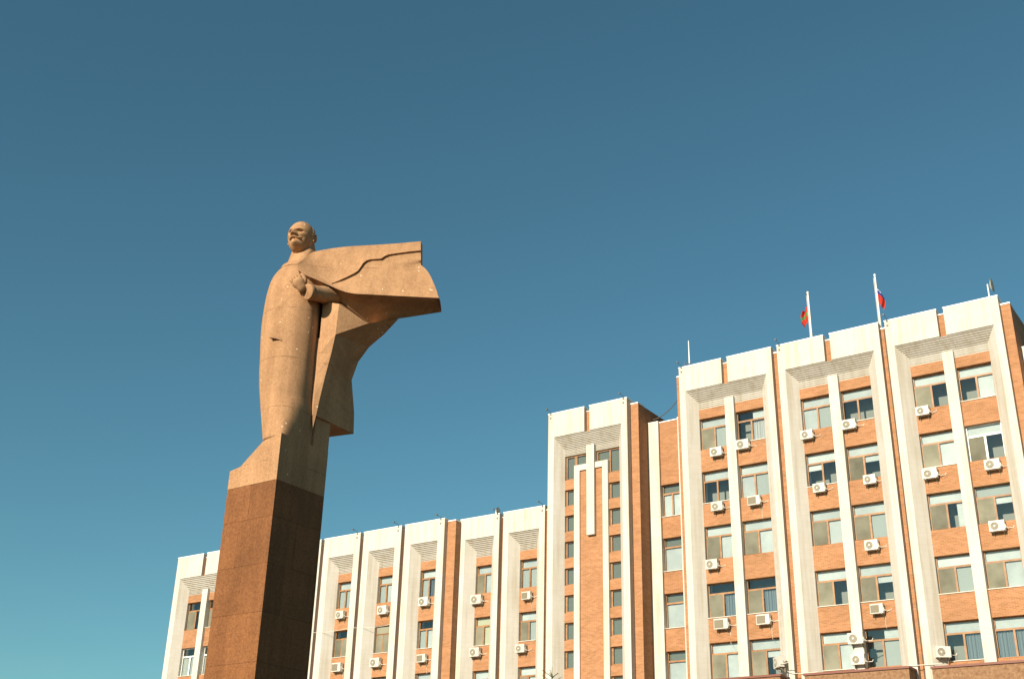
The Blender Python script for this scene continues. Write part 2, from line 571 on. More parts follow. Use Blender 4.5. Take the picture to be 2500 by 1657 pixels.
# --- links beside the tall centre and the stair towers beyond them (the left ones are the ones in view)
LT = 26.08 + ZO


def link(x0, x1, mirror=False):
    Y = 61.79
    xa, xb = x0, x0 + .75
    if mirror:
        xa, xb = x1 - .75, x1
    bx('pilaster', 'white_cladding', xa, xb, Y, Y + .6, 0, LT)
    bx('cap', 'metal_cap', xa, xb, Y - .02, Y + .6, LT, LT + .05)
    ya, yb = (xb, x1 - .45) if not mirror else (x0 + .45, xa)
    oa, ob_ = (yb, x1 + .2) if not mirror else (x0 - .2, ya)
    bx('pilaster', 'white_cladding', oa, ob_, Y, Y + .6, 0, LT)
    bx('cap', 'metal_cap', oa, ob_, Y - .02, Y + .6, LT, LT + .05)
    l0 = 22.03 + ZO
    bx('lintel_band', 'brick', ya, yb, Y + .16, Y + .6, l0, LT - .03)
    bx('cap', 'metal_cap', ya, yb, Y + .13, Y + .6, LT - .03, LT + .03)
    for r in range(5):
        zl = l0 - 3.3 * r
        zs = zl - 2.02
        bx('spandrel', 'brick', ya, yb, Y + .16, Y + .6, zl - 3.3 if r < 4 else 0, zs)
        w_ = window(ya, yb, zs, zl, Y + .36, 'TWW' if r == 0 else 'TW', 'frame_brown', tr=0.27, single=r > 0)
        MB().box(ya + .01, yb - .01, Y + .10, Y + .355, zs + .001, zs + .03).build('sill', 'sill_metal', w_)
    bx('interior_wall', 'interior', min(xa, oa) + .1, max(xb, ob_) - .1, Y + 1.2, Y + 1.4, 0, LT - .3)
    bx('roof', 'roof_dark', min(x0, oa), max(x1, ob_), Y + .6, 74, LT - .3, LT - .1)


link(-32.81, -30.3)
link(-10.4, -7.89, True)


def tower(xl, xr, side):
    """side = +1: the brick return faces the tall centre on its right"""
    Yf, d = 60.2, .6
    Yr = Yf + d
    Yw = Yr + .15
    zt, zL, zLi, zLb = 27.4 + ZO, 25.8 + ZO, 25.0 + ZO, 24.6 + ZO
    pil, splay = .42, .49
    ol, orr = xl + pil, xr - pil
    il, ir = ol + splay, orr - splay
    xc = (xl + xr) / 2
    for s in (0, 1):
        poly = [(xl, Yf), (ol, Yf), (il, Yr), (il, Yr + .7), (xl, Yr + .7)] if s == 0 else [(xr, Yf), (orr, Yf), (ir, Yr), (ir, Yr + .7), (xr, Yr + .7)]
        MB().prism(poly, 0, zL).build('pilaster', 'white_cladding', BLD)
    for a, b2 in ((xl, xc - .19), (xc + .19, xr)):
        p = bx('parapet_block', 'white_cladding', a, b2, Yf, Yf + .9, zL, zt)
        MB().box(a - .02, b2 + .02, Yf - .025, Yf + .93, zt, zt + .06).build('cap', 'metal_cap', p)
    p = bx('brick_infill', 'brick', xc - .19, xc + .19, Yf + .28, Yf + .8, zL, zt - .22)
    MB().box(xc - .19, xc + .19, Yf + .25, Yf + .82, zt - .22, zt - .17).build('cap', 'metal_cap', p)
    louvre(ol, orr, Yf, d, splay, zL, zLi, zLb, 9, 4)
    # white inverted-U relief and the short centre pillar
    u = MB()
    u.box(xc - 1.25, xc - .85, Yr - .1, Yr + .3, 0, 23.46 + ZO).box(xc + .79, xc + 1.18, Yr - .1, Yr + .3, 0, 23.46 + ZO)
    u.box(xc - 1.25, xc + 1.18, Yr - .1, Yr + .3, 23.46 + ZO, 23.84 + ZO)
    u.build('relief_frame', 'white_cladding', BLD)
    bx('mullion_pillar', 'white_cladding', xc - .275, xc + .275, Yr - .22, Yr + .45, 19.23 + ZO, 25.0 + ZO)
    bx('brick_panel', 'brick', xc - .85, xc + .79, Yr, Yr + .4, 0, 23.46 + ZO)
    for a, b2, sd in ((il, xc - 1.25, 0), (xc + 1.18, ir, 1)):
        # tall top window with its small inner light above the relief bar
        fw = .1
        zb = 23.0 + ZO
        f_ = MB()
        f_.box(a, a + fw, Yw, Yw + .07, zb, zLb).box(b2 - fw, b2, Yw, Yw + .07, zb, zLb)
        f_.box(a + fw, b2 - fw, Yw, Yw + .07, zb, zb + fw).box(a + fw, b2 - fw, Yw, Yw + .07, zLb - fw, zLb)
        ia, ib = (b2, xc - .275) if sd == 0 else (xc + .275, a)
        f_.box(ia, ib, Yw, Yw + .07, zLb - fw, zLb).box(ia, ib, Yw, Yw + .07, 23.84 + ZO, 23.84 + ZO + fw)
        f_.box(ia, ia + fw, Yw, Yw + .07, 23.84 + ZO + fw, zLb - fw)
        w_ = f_.build('window', 'frame_brown', BLD)
        pane_set(w_, a + fw, b2 - fw, zb + fw, zLb - fw, Yw, 'T')
        pane_set(w_, ia + fw, ib, 23.84 + ZO + fw, zLb - fw, Yw, 'T')
        for k in range(8):
            zl = 22.36 + ZO - 1.65 * k
            zs = zl - 1.05
            top = zb if k == 0 else zl + .6
            bx('spandrel', 'brick', a, b2, Yr, Yr + .4, zl, top)
            f_ = MB()
            f_.box(a, a + .12, Yw, Yw + .07, zs, zl).box(b2 - .06, b2, Yw, Yw + .07, zs, zl)
            f_.box(a + .12, b2 - .06, Yw, Yw + .07, zs, zs + .09).box(a + .12, b2 - .06, Yw, Yw + .07, zl - .07, zl)
            w_ = f_.build('window', 'frame_brown', BLD)
            pane_set(w_, a + .12, b2 - .06, zs + .09, zl - .07, Yw, 'T')
        bx('spandrel', 'brick', a, b2, Yr, Yr + .4, 0, zs)
    bx('interior_wall', 'interior', xl + .1, xr - .1, Yw + .9, Yw + 1.1, 0, zLb)
    rw = .55
    ra, rb = (xr, xr + rw) if side > 0 else (xl - rw, xl)
    strip(ra, rb, Yf + .45, 27.1 + ZO)
    la, lb = (xl - .12, xl) if side > 0 else (xr, xr + .12)
    strip(la, lb, Yf + .3, 27.1 + ZO)
    ia, ib = (rb - .3, rb - .004) if side > 0 else (ra + .004, ra + .3)
    bx('side_wall', 'brick', ia, ib, Yf + 1.25, 66.5, 0, 27.1 + ZO)
    ja, jb = (la + .004, la + .3) if side > 0 else (lb - .3, lb - .004)
    bx('side_wall', 'brick', ja, jb, Yf + 1.1, 66.5, 0, 27.1 + ZO)
    ka, kb = min(ia, ib, ja, jb) + .28, max(ia, ib, ja, jb) - .28
    bx('roof', 'roof_dark', ka, kb, Yf + .9, 66.5, 26.6 + ZO, 26.8 + ZO)
    bx('rear_wall', 'brick', min(ra, la), max(rb, lb), 66.5, 66.8, 0, 27.1 + ZO)


tower(-39.13, -33.36, 1)
tower(-7.34, -1.57, -1)

# --- low wing: two sections of single bays and the double end bay, each stepping forward
LWT = 21.5 + ZO
low = dict(zt=LWT, zL=20.12 + ZO, zLi=19.42 + ZO, zLb=19.02 + ZO, lint=18.45 + ZO, wh=1.8, n1=7, n2=4, cols=1, notch=False, rows=5)
lr_types = [['WSW', 'YSY', 'WSW', 'WSW', 'WSW'], ['WGG', 'WSG', 'WSW', 'WSW', 'WSW']]
for k, (a, b2) in enumerate(((-46.15, -43.03), (-42.72, -39.55))):
    bay(a, b2, 60.56, types=[lr_types[k]], pil=.40, splay=.54, **low)
strip(-43.03, -42.72, 60.9, LWT - .2)
strip(-39.55, -39.25, 60.75, LWT - .25)
strip(-46.88, -46.12, 60.02, LWT - .14)
ll_types = [['WSW', 'WSW', 'WSW', 'WSW', 'WSW'], ['WGW', 'WSG', 'WSW', 'WSW', 'WSW'], ['WGG', 'DSS', 'WSW', 'WSW', 'WSW'],
            ['WGW', 'SSS', 'WSW', 'WSW', 'WSW'], ['WGC', 'DGW', 'WSW', 'WSW', 'WSW']]
for k in range(5):
    a = -57.43 + 3.64 * (k - 2)
    bay(a, a + 3.34, 59.7, types=[ll_types[k]], pil=.52, splay=.52, **low)
    if k < 4:
        strip(a + 3.34, a + 3.64, 60.05, LWT - .2)
strip(-65.05, -64.71, 60.05, LWT - .2)
low2 = dict(low)
low2.update(cols=2, notch=True, zL=19.9 + ZO, zLi=19.1 + ZO, zLb=18.7 + ZO, lint=18.15 + ZO, wh=2.0)
bay(-71.0, -65.05, 58.3, types=[['DSD', 'DGG', 'WSW', 'WSW', 'WSW'], ['DSD', 'DGG', 'WSW', 'WSW', 'WSW']], pil=.50, splay=.52,
    frames={(0, 1): 'frame_white', (1, 1): 'frame_white'}, **low2)
bx('side_wall', 'brick', -70.9, -70.6, 59.6, 72, 0, LWT - .3)
bx('roof', 'roof_dark', -70.6, -39.3, 61.4, 72, LWT - .9, LWT - .7)
bx('rear_wall', 'brick', -70.9, -39.3, 72, 72.3, 0, LWT - .3)

# --- brown entrance canopies under the tall bays
for (x0, x1, zc) in ((-28.6, -24.2, 9.98), (-22.9, -17.6, 9.91), (-16.5, -11.6, 9.80)):
    cp = MB().prism_x([(59.32, zc - 1.7 + ZO), (59.32, zc - .12 + ZO), (60.9, zc - .05 + ZO), (60.9, zc - 1.7 + ZO)], x0, x1).build('canopy', 'canopy_brown', BLD)
    MB().box(x0 - .05, x1 + .05, 59.25, 60.48, zc - .12 + ZO + .01, zc + ZO).build('canopy_edge', 'canopy_edge', cp)

# ------------------------------------------------------------------ the monument: pedestal
PX0, PX1, PY0, PY1 = -21.34, -19.71, 18.70, 20.33
PED = empty('pedestal', ((PX0 + PX1) / 2, (PY0 + PY1) / 2, 0), 'tall square red-brown granite pedestal clad in stone slabs under the statue', 'pedestal')
PTOP = 8.40 + ZO
MB().box(PX0 + .05, PX1 - .05, PY0 + .05, PY1 - .05, 0.3, PTOP - .01).build('core', 'granite_seam', PED)
MB().box(PX0 - .45, PX1 + .45, PY0 - .45, PY1 + .45, 0, .3).build('plinth_step', 'granite_dark', PED)
zc = [0.304] + [PTOP - .86 - 1.1 * k for k in range(6, -1, -1)] + [PTOP]
zc = [zc[0]] + [z for z in zc[1:] if z > .9]
for k in range(len(zc) - 1):
    a, b2 = zc[k] + .0025, zc[k + 1] - .0025
    for face in range(4):
        L0, L1 = (PX0, PX1) if face % 2 == 0 else (PY0 + .052, PY1 - .052)
        cut = L0 + (L1 - L0) * (0.5 if (k + face) % 2 else 0.33)
        for (p, q) in ((L0, cut - .0018), (cut + .0018, L1)):
            jit = random.uniform(0, .004)
            if face == 0:
                s_ = MB().box(p, q, PY0 + jit, PY0 + .05, a, b2)
            elif face == 1:
                s_ = MB().box(PX1 - .05, PX1 - jit, p, q, a, b2)
            elif face == 2:
                s_ = MB().box(p, q, PY1 - .05, PY1 - jit, a, b2)
            else:
                s_ = MB().box(PX0 + jit, PX0 + .05, p, q, a, b2)
            s_.build('slab', 'granite_dark', PED)

# ------------------------------------------------------------------ the monument: statue of a standing man in a billowing overcoat
STA = empty('statue', (-20.5, 19.5, PTOP), 'red granite statue of a bearded man in a windblown overcoat on the tall pedestal', 'statue')
# base block (one piece of lighter granite with the figure)
poly = [(PX0, 8.404), (PX1, 8.404), (PX1, 9.55), (-20.3, 9.45), (-20.99, 8.92), (PX0, 8.86)]
b_ = MB()
vs = [(x, PY0, z + ZO) for x, z in poly] + [(x, PY1, z + ZO) for x, z in poly]
k = len(poly)
b_.add(vs, [tuple(range(k)), tuple(range(2 * k - 1, k - 1, -1))] + [((i + 1) % k, i, k + i, k + (i + 1) % k) for i in range(k)])
b_.box(-21.15, PX1 - .004, 19.80, PY1 - .004, 8.9 + ZO, 10.32 + ZO)
b_.build('base_block', 'granite_light', STA)
MB().box(PX0 + .01, PX1 - .01, PY0 + .01, PY1 - .01, 8.392 + ZO, 8.404 + ZO).build('bedding_joint', 'granite_seam', STA)

# overcoat body: rings; left outline given as the slope X/Y of the silhouette ray
RINGS = [  # z, silhouette slope, right extreme X, centre Y, half depth, front-right squareness
    (9.50, -1.0850, -19.712, 19.40, .70, 9.0), (9.75, -1.0880, -19.713, 19.40, .70, 5.0), (10.09, -1.0921, -19.715, 19.40, .70, 3.0),
    (10.40, -1.0960, -19.720, 19.40, .70, 2.4), (10.67, -1.0991, -19.760, 19.40, .69, 1.85), (11.10, -1.1045, -19.770, 19.40, .68, 1.85),
    (11.55, -1.1082, -19.780, 19.40, .68, 1.85), (12.07, -1.1105, -19.790, 19.40, .68, 1.85), (12.76, -1.1131, -19.790, 19.40, .67, 1.85),
    (13.10, -1.1130, -19.800, 19.40, .66, 1.85), (13.40, -1.1122, -19.810, 19.41, .65, 1.85), (13.65, -1.1108, -19.830, 19.42, .63, 1.85),
    (13.85, -1.1090, -19.820, 19.43, .60, 1.8), (14.05, -1.1066, -19.880, 19.45, .56, 1.8), (14.20, -1.1035, -19.950, 19.46, .52, 1.8),
    (14.32, -1.0995, -20.020, 19.48, .48, 1.8), (14.42, -1.0934, -20.100, 19.49, .44, 1.8), (14.52, -1.0860, -20.200, 19.50, .40, 1.8),
    (14.62, -1.0800, -20.20, 19.53, .34, 1.8), (14.80, -1.0768, -20.20, 19.56, .28, 2.2), (15.00, -1.0735, -20.20, 19.60, .26, 2.2),
    (15.30, -1.0680, -20.28, 19.60, .22, 2.2)]
NS = 96
body = MB()
vs, fs = [], []


def lerp_ring(z):
    for i in range(len(RINGS) - 1):
        if RINGS[i][0] <= z <= RINGS[i + 1][0]:
            t = (z - RINGS[i][0]) / (RINGS[i + 1][0] - RINGS[i][0])
            return [a + (b3 - a) * t for a, b3 in zip(RINGS[i], RINGS[i + 1])]
    return list(RINGS[-1])


def ring_pt(z, q, push=0.0):
    z0, sl, xr, yc, bb, sq = lerp_ring(z)
    k_ = -sl
    c_ = xr + k_ * yc                      # xb + k*yc - sqrt(a^2 + (k b)^2) = 0 with xb = xr - a
    a_ = (c_ * c_ - (k_ * bb) ** 2) / (2 * c_)
    xb = xr - a_
    co, si = math.cos(q), math.sin(q)
    e = sq if (co > 0 and si < 0) else 2.2
    rr = (abs(co) ** e + abs(si) ** e) ** (-1 / e)
    return Vector((xb + (a_ + push) * rr * co, yc + (bb + push) * rr * si, z + ZO))


zs_ = [9.50 + (15.30 - 9.50) * i / 114 for i in range(115)]
for z in zs_:
    for k in range(NS):
        q = 2 * math.pi * k / NS
        # drapery: a pull from the lifted arm down to the belly, a long vertical front fold, slow undulation
        dq = (q - 4.45)
        d1 = 0.035 * math.exp(-((z - 12.95 - 0.75 * (q - 4.75)) / .10) ** 2) * math.exp(-((q - 4.85) / .33) ** 2)
        d2 = -0.018 * math.exp(-((q - 4.30 + .02 * math.sin(z * 2)) / .05) ** 2) * (1 if z < 13.4 else 0)
        d3 = 0.014 * noise.noise(Vector((math.cos(q) * 1.8, math.sin(q) * 1.8, z * .7)))
        d4 = -0.03 * math.exp(-((z - 11.85) / .35) ** 2) * math.exp(-((q - 4.6) / .6) ** 2)
        vs.append(ring_pt(z, q, d1 + d2 + d3 + d4))
for i in range(len(zs_) - 1):
    for k in range(NS):
        a, b2 = i * NS + k, i * NS + (k + 1) % NS
        fs.append((a, b2, b2 + NS, a + NS))
fs.append(tuple(range(NS))[::-1])
fs.append(tuple(range((len(zs_) - 1) * NS, len(zs_) * NS)))
body.add(vs, fs)
body.build('overcoat_body', 'granite_light', STA, smooth=True)

# cape: points are placed on planes parallel to the wind direction
WE, WN_, WO = Vector((.82, .57, 0)).normalized(), Vector((.57, -.82, 0)).normalized(), Vector((-20.2, 19.6, 0))


def ap(x, y, off):
    """photo point -> the vertical cape plane moved forward by off"""
    d = at(560 + x / 3.92, 500 + y / 3.92, 10.0) - Vector((0, 0, CAMZ))
    t = (WO + WN_ * off).dot(WN_) / d.dot(WN_)
    return d * t + Vector((0, 0, CAMZ))


cols = [  # x, ridge y, crease y, lower edge y, ridge off, crease off, lower off
    (655, 560, 600, 625, .55, .60, .62), (735, 500, 620, 675, .22, .56, .64), (790, 455, 640, 697, .04, .50, .64), (850, 440, 672, 722, 0, .46, .62), (915, 428, 712, 752, 0, .44, .60),
    (980, 417, 750, 782, 0, .42, .58), (1050, 408, 722, 812, 0, .40, .56), (1120, 400, 690, 836, 0, .37, .54), (1190, 395, 655, 848, 0, .34, .52), (1230, 393, 630, 852, 0, .32, .51),
    (1258, 391, 590, 853, 0, .30, .51), (1280, 390, 555, 854, 0, .28, .50), (1310, 388, 532, 855, 0, .26, .50), (1350, 386, 520, 857, 0, .25, .50), (1400, 383, 517, 860, 0, .25, .49), (1450, 380, 514, 862, 0, .24, .49),
    (1485, 378, 490, 864, 0, .22, .49), (1520, 375, 475, 866, 0, .21, .48), (1600, 370, 462, 870, 0, .20, .48), (1700, 361, 449, 875, 0, .19, .47), (1780, 354, 440, 879, 0, .18, .46), (1832, 349, 435, 882, 0, .17, .46)]
cape = MB()
NU, NL = 8, 16
rows_ = []
for (x, yr, yc, yf, o0, o1, o2) in cols:
    row = []
    for i in range(NU + 1):
        t = i / NU
        row.append(ap(x, yr + (yc - yr) * t, o0 + (o1 - o0) * (t ** 1.15)))
    drop = .055 * max(0, min(1, (x - 960) / 120))
    for i in range(NL + 1):
        t = i / NL
        base = (o1 - drop) + (o2 - o1 + drop) * (t ** 1.25)
        yy = yc + 13 + (yf - yc - 13) * t
        # second, weaker fold running in from the end
        if x > 1500:
            yfold = 610 - (x - 1580) * .25
            base += min(1, (x - 1500) / 200) * (.05 * math.exp(-((yy - yfold + 26) / 26) ** 2) - .05 * math.exp(-((yy - yfold - 16) / 26) ** 2))
        row.append(ap(x, yy, base))
    rows_.append(row)
nr = NU + NL + 2
vs = [p for row in rows_ for p in row]
fs = []
for j in range(len(rows_) - 1):
    for i in range(nr - 1):
        a = j * nr + i
        fs.append((a, a + 1, a + nr + 1, a + nr))
o0 = len(vs)
# the end of the lower layer runs on past the upper layer
ext = [(1832, 575), (1870, 605), (1900, 640), (1932, 695), (1960, 760), (1985, 825), (2005, 890)]
offs = [.20, .24, .28, .33, .38, .42, .45]
last = rows_[-1]
lo_idx = [NU + 1 + int(round((yy - 440) / (882 - 440) * NL)) for _, yy in ext]
lo_idx[-1] = nr - 1
e_idx = []
for (x, y), o in zip(ext, offs):
    e_idx.append(len(vs))
    vs.append(ap(x, y, o))
base = (len(rows_) - 1) * nr
for j in range(len(ext) - 1):
    ring = [base + i for i in range(lo_idx[j], lo_idx[j + 1] + 1)] + [e_idx[j + 1], e_idx[j]]
    fs.append(tuple(ring))
cape.add(vs, fs)
ridge = [r_[0] for r_ in rows_]
lower = [r_[-1] for r_ in rows_] + [vs[e_idx[-1]]]
# thickness at the end of the upper layer and of the lower layer, then the back
th = WN_ * -.22 + WE * .03
endline = [last[i] for i in range(0, NU + 1)] + [last[i] for i in range(NU + 1, lo_idx[0] + 1)] + [vs[i] for i in e_idx]
KT = ap(2030, 1025, -.35)
K6 = ap(1620, 1090, -.35)
back_end = []
for i, p in enumerate(endline):
    back_end.append(p + th)
back_end[-1] = KT
for i in range(len(endline) - 1):
    cape.add([endline[i], endline[i + 1], back_end[i + 1], back_end[i]], [(0, 1, 2, 3)])
# top thickness
rb_ = [p + WN_ * -.22 - Vector((0, 0, .01)) for p in ridge]
for j in range(len(ridge) - 1):
    cape.add([ridge[j], ridge[j + 1], rb_[j + 1], rb_[j]], [(0, 1, 2, 3)])
# underside: from the lower front edge back to the coat
P1 = Vector((-19.15, 19.66, 13.21 + ZO))
P2 = Vector((-18.75, 20.36, 12.85 + ZO))
P3 = Vector((-19.25, 19.73, 12.41 + ZO))
K7 = Vector((-19.62, 19.62, 13.50 + ZO))
und = []
for j, p in enumerate(lower):
    x = cols[j][0] if j < len(cols) else 2005
    dp, d2_ = -WN_ * .43, -WN_ * .58
    dp.z, d2_.z = .24, .22
    if x <= 850:
        t = (x - 655) / (850 - 655)
        q = Vector((-20.1, 19.2, 13.75 + ZO)).lerp(K7 + Vector((0, 0, .25)), t)
    elif x <= 1050:
        q = (K7 + Vector((0, 0, .25))).lerp(P1 + dp, (x - 850) / 200)
    elif x <= 1330:
        q = (P1 + dp).lerp(P2 + d2_, (x - 1050) / 280)
    elif x <= 1620:
        q = (P2 + d2_).lerp(K6 + Vector((0, 0, .02)), (x - 1330) / 290)
    else:
        q = (K6 + Vector((0, 0, .02))).lerp(KT, (x - 1620) / 385)
    und.append(q)
NUW = 4
for j in range(len(lower) - 1):
    for i in range(NUW):
        ta, tb = i / NUW, (i + 1) / NUW

        def pt(jj, t):
            p = lower[jj].lerp(und[jj], t)
            return p + Vector((0, 0, .10 * math.sin(t * math.pi)))
        cape.add([pt(j, ta), pt(j, tb), pt(j + 1, tb), pt(j + 1, ta)], [(0, 1, 2, 3)])
# back of the cape
bk = [K6.lerp(KT, max(0, min(1, (c[0] - 1620) / 385))) if c[0] > 1620 else Vector((-20.9, 20.3, 13.4 + ZO)).lerp(K6, max(0, (c[0] - 655) / 965)) for c in cols]
for j in range(len(cols) - 1):
    cape.add([rb_[j], rb_[j + 1], bk[j + 1], bk[j]], [(0, 1, 2, 3)])
cape.add([rb_[-1]] + back_end[1:] + [bk[-1]], [tuple(range(len(back_end) + 1))])

# tail of the coat
c_edge = [(-19.645, 19.72, 10.30), (-19.60, 19.76, 10.83), (-19.52, 19.80, 11.45), (-19.40, 19.80, 11.965), (-19.25, 19.73, 12.41)]
i_edge = [(-19.70, 19.66, 10.30), (-19.70, 19.66, 10.83), (-19.705, 19.68, 11.45), (-19.72, 19.67, 11.965), (-19.74, 19.68, 12.41)]
k_edge = [(-19.71, 21.19, 10.30), (-19.71, 21.15, 10.84), (-19.71, 20.95, 11.70), (-19.57, 20.99, 12.20), (-19.30, 21.07, 12.59)]
l_edge = [(-21.15, 20.9, z) for _, _, z in k_edge]
m_edge = [(-21.0, 19.7, z) for _, _, z in k_edge]
up = lambda p: Vector((p[0], p[1], p[2] + ZO))
tail = MB()
loops = [[up(e[i]) for e in (i_edge, c_edge, k_edge, l_edge, m_edge)] for i in range(5)]
for i in range(4):
    for k in range(5):
        k2 = (k + 1) % 5
        A_, B_, C_, D_ = loops[i][k], loops[i][k2], loops[i + 1][k2], loops[i + 1][k]
        if k == 1:                                   # dark flank: rough-hewn horizontal chisel lines
            n1, n2 = 14, 26
            for a in range(n1):
                for b2 in range(n2):
                    def fp(s, t, a_=A_, b_2=B_, c_=C_, d_=D_):
                        p = a_.lerp(b_2, s).lerp(d_.lerp(c_, s), t)
                        amp = .012 * min(1, 6 * s, 6 * (1 - s))
                        hgt = p.z * 9 + p.y * 3.0
                        return p + Vector((amp * math.sin(hgt * 2.6) * (.5 + noise.noise(p * 1.7)), 0, 0))
                    tail.add([fp(a / n1, b2 / n2), fp((a + 1) / n1, b2 / n2), fp((a + 1) / n1, (b2 + 1) / n2), fp(a / n1, (b2 + 1) / n2)], [(0, 1, 2, 3)])
        else:
            tail.add([A_, B_, C_, D_], [(0, 1, 2, 3)])
tail.add(loops[0], [(4, 3, 2, 1, 0)])
k5, k6 = up((-18.90, 21.16, 12.89)), K6
iT, l6, m6 = up((-19.75, 19.68, 13.45)), up((-21.1, 20.6, 13.6)), up((-20.9, 19.8, 13.6))
tail.add([P3, P1, P2], [(0, 2, 1)])                                  # pale triangular facet
tail.add([P3, P2, k5, loops[4][2]], [(0, 1, 2, 3)])
tail.add([P2, k6, k5], [(0, 1, 2)])
tail.add([loops[4][0], P3, P1, iT], [(0, 1, 2, 3)])
tail.add([loops[4][2], k5, k6, l6, loops[4][3]], [(0, 1, 2, 3, 4)])
tail.add([loops[4][3], l6, m6, loops[4][4]], [(0, 1, 2, 3)])
dp1, dpu = -WN_ * .45, -WN_ * .60
dp1.z, dpu.z = .22, .20
tail.add([P1, P2, P2 + dpu, P1 + dp1], [(0, 1, 2, 3)])
tail.add([P2, k6, P2 + dpu], [(0, 1, 2)])
tail.add([P1 + dp1, P2 + dpu, k6, l6, m6, iT], [(0, 1, 2, 3, 4, 5)])
tail.add([P1, P1 + dp1, iT], [(0, 1, 2)])
# lower slip of the lit fold
sl = [up((-19.705, 19.695, 9.9)), up((-19.645, 19.72, 10.30)), up((-19.70, 19.66, 10.30)), up((-19.74, 19.80, 10.30))]
tail.add(sl, [(0, 1, 2), (0, 3, 1), (0, 2, 3)])
tail.build('coat_tail', 'granite_light', STA)
cape.build('cape', 'granite_light', STA, smooth=38)

# lifted forearm, cuff and hand holding the lapel
B3 = lambda x, y, Y: at(560 + x / 3.92, 500 + y / 3.92, Y)
el, cu, wr = B3(1020, 880, 19.95), B3(752, 832, 19.02), B3(690, 785, 18.92)
arm = MB()
pts = [cu.lerp(el, 1 - t / 8) for t in range(9)]
arm.tube(pts, [.25 - .008 * t + .006 * math.sin(t * 2.1) for t in range(9)], 24)
arm.build('sleeve', 'granite_light', STA, smooth=True)
cuff = MB()
ax = (cu - el).normalized()
cuff.tube([cu - ax * .10, cu - ax * .08, cu + ax * .015, cu + ax * .03, cu + ax * .02], [.195, .208, .208, .192, .14], 24)
cuff.build('cuff', 'granite_light', STA, smooth=True)
hand = MB()
pm = B3(655, 735, 18.84)
hd = (pm - wr).normalized()
sidev = hd.cross(Vector((0, 0, 1))).normalized()
upv = sidev.cross(hd).normalized()
hand.tube([wr - hd * .14, wr, wr.lerp(pm, .4), wr.lerp(pm, .75), pm + hd * .02, pm + hd * .09], [.12, .125, .155, .175, .17, .12], 20, ref=upv, flat=.62)
for k, (o, ln, r_) in enumerate(((.125, .15, .044), (.045, .18, .048), (-.035, .17, .047), (-.11, .14, .042))):
    k0 = wr.lerp(pm, .75) + upv * o + Vector((0, -.02, 0))
    k1 = pm + upv * o + hd * (.10 + .03 * (1 - abs(o) * 6)) + Vector((0, -.03, 0))
    k2 = k1 + hd * .05 + Vector((-.01, .05, -.01))
    k3 = k2 + hd * -.02 + Vector((.0, .11, -.01))
    k4 = k3 - hd * (ln * .4) + Vector((0, .03, 0))
    hand.tube([k0, k0.lerp(k1, .6), k1, k2, k3, k4], [r_ * .8, r_ * .95, r_ * 1.08, r_ * 1.02, r_ * .95, r_ * .8], 10, ref=upv)
t0 = wr.lerp(pm, .25) + upv * .13
hand.tube([t0, t0 + hd * .10 + upv * .07, t0 + hd * .21 + upv * .075, t0 + hd * .29 + upv * .05 + Vector((0, .03, 0))], [.062, .058, .052, .038], 10, ref=sidev)
hand.build('hand', 'granite_light', STA, smooth=True)

# pocket welt on the hip
pk = MB()
def q_at(z, slope):
    return min((4.0 + 1.2 * i / 240 for i in range(241)), key=lambda q: abs(ring_pt(z, q).x / ring_pt(z, q).y - slope) + (9 if ring_pt(z, q).x / ring_pt(z, q).y < -1.2 else 0))


p0, p2 = q_at(12.1, -1.0916), q_at(12.1, -1.0513)
ptsU = []
for i in range(13):
    t = i / 12
    q = p0 + (p2 - p0) * t
    z = 12.17 + .06 * (1 - (1 - t) ** 2) - .13 * t
    dep = .12 * (1 - t) ** 1.2 + .012
    ptsU.append((ring_pt(z, q, .012), ring_pt(z, q, dep * .9), ring_pt(z + .01, q, -.06), ring_pt(z + .20, q, -.03)))
for i in range(12):
    a, b2 = ptsU[i], ptsU[i + 1]
    pk.add([a[3], a[1], a[2], b2[3], b2[1], b2[2]], [(0, 1, 4, 3), (1, 2, 5, 4)])
pk.build('pocket_welt', 'granite_light', STA)

# head
HC = Vector((-20.53, 19.42, 15.42 + ZO))
YAW = R_(18)
NLON, NLAT = 144, 110
head = MB()
vs, fs = [], []


def g1(v_, s):
    return math.exp(-(v_ / s) ** 2)


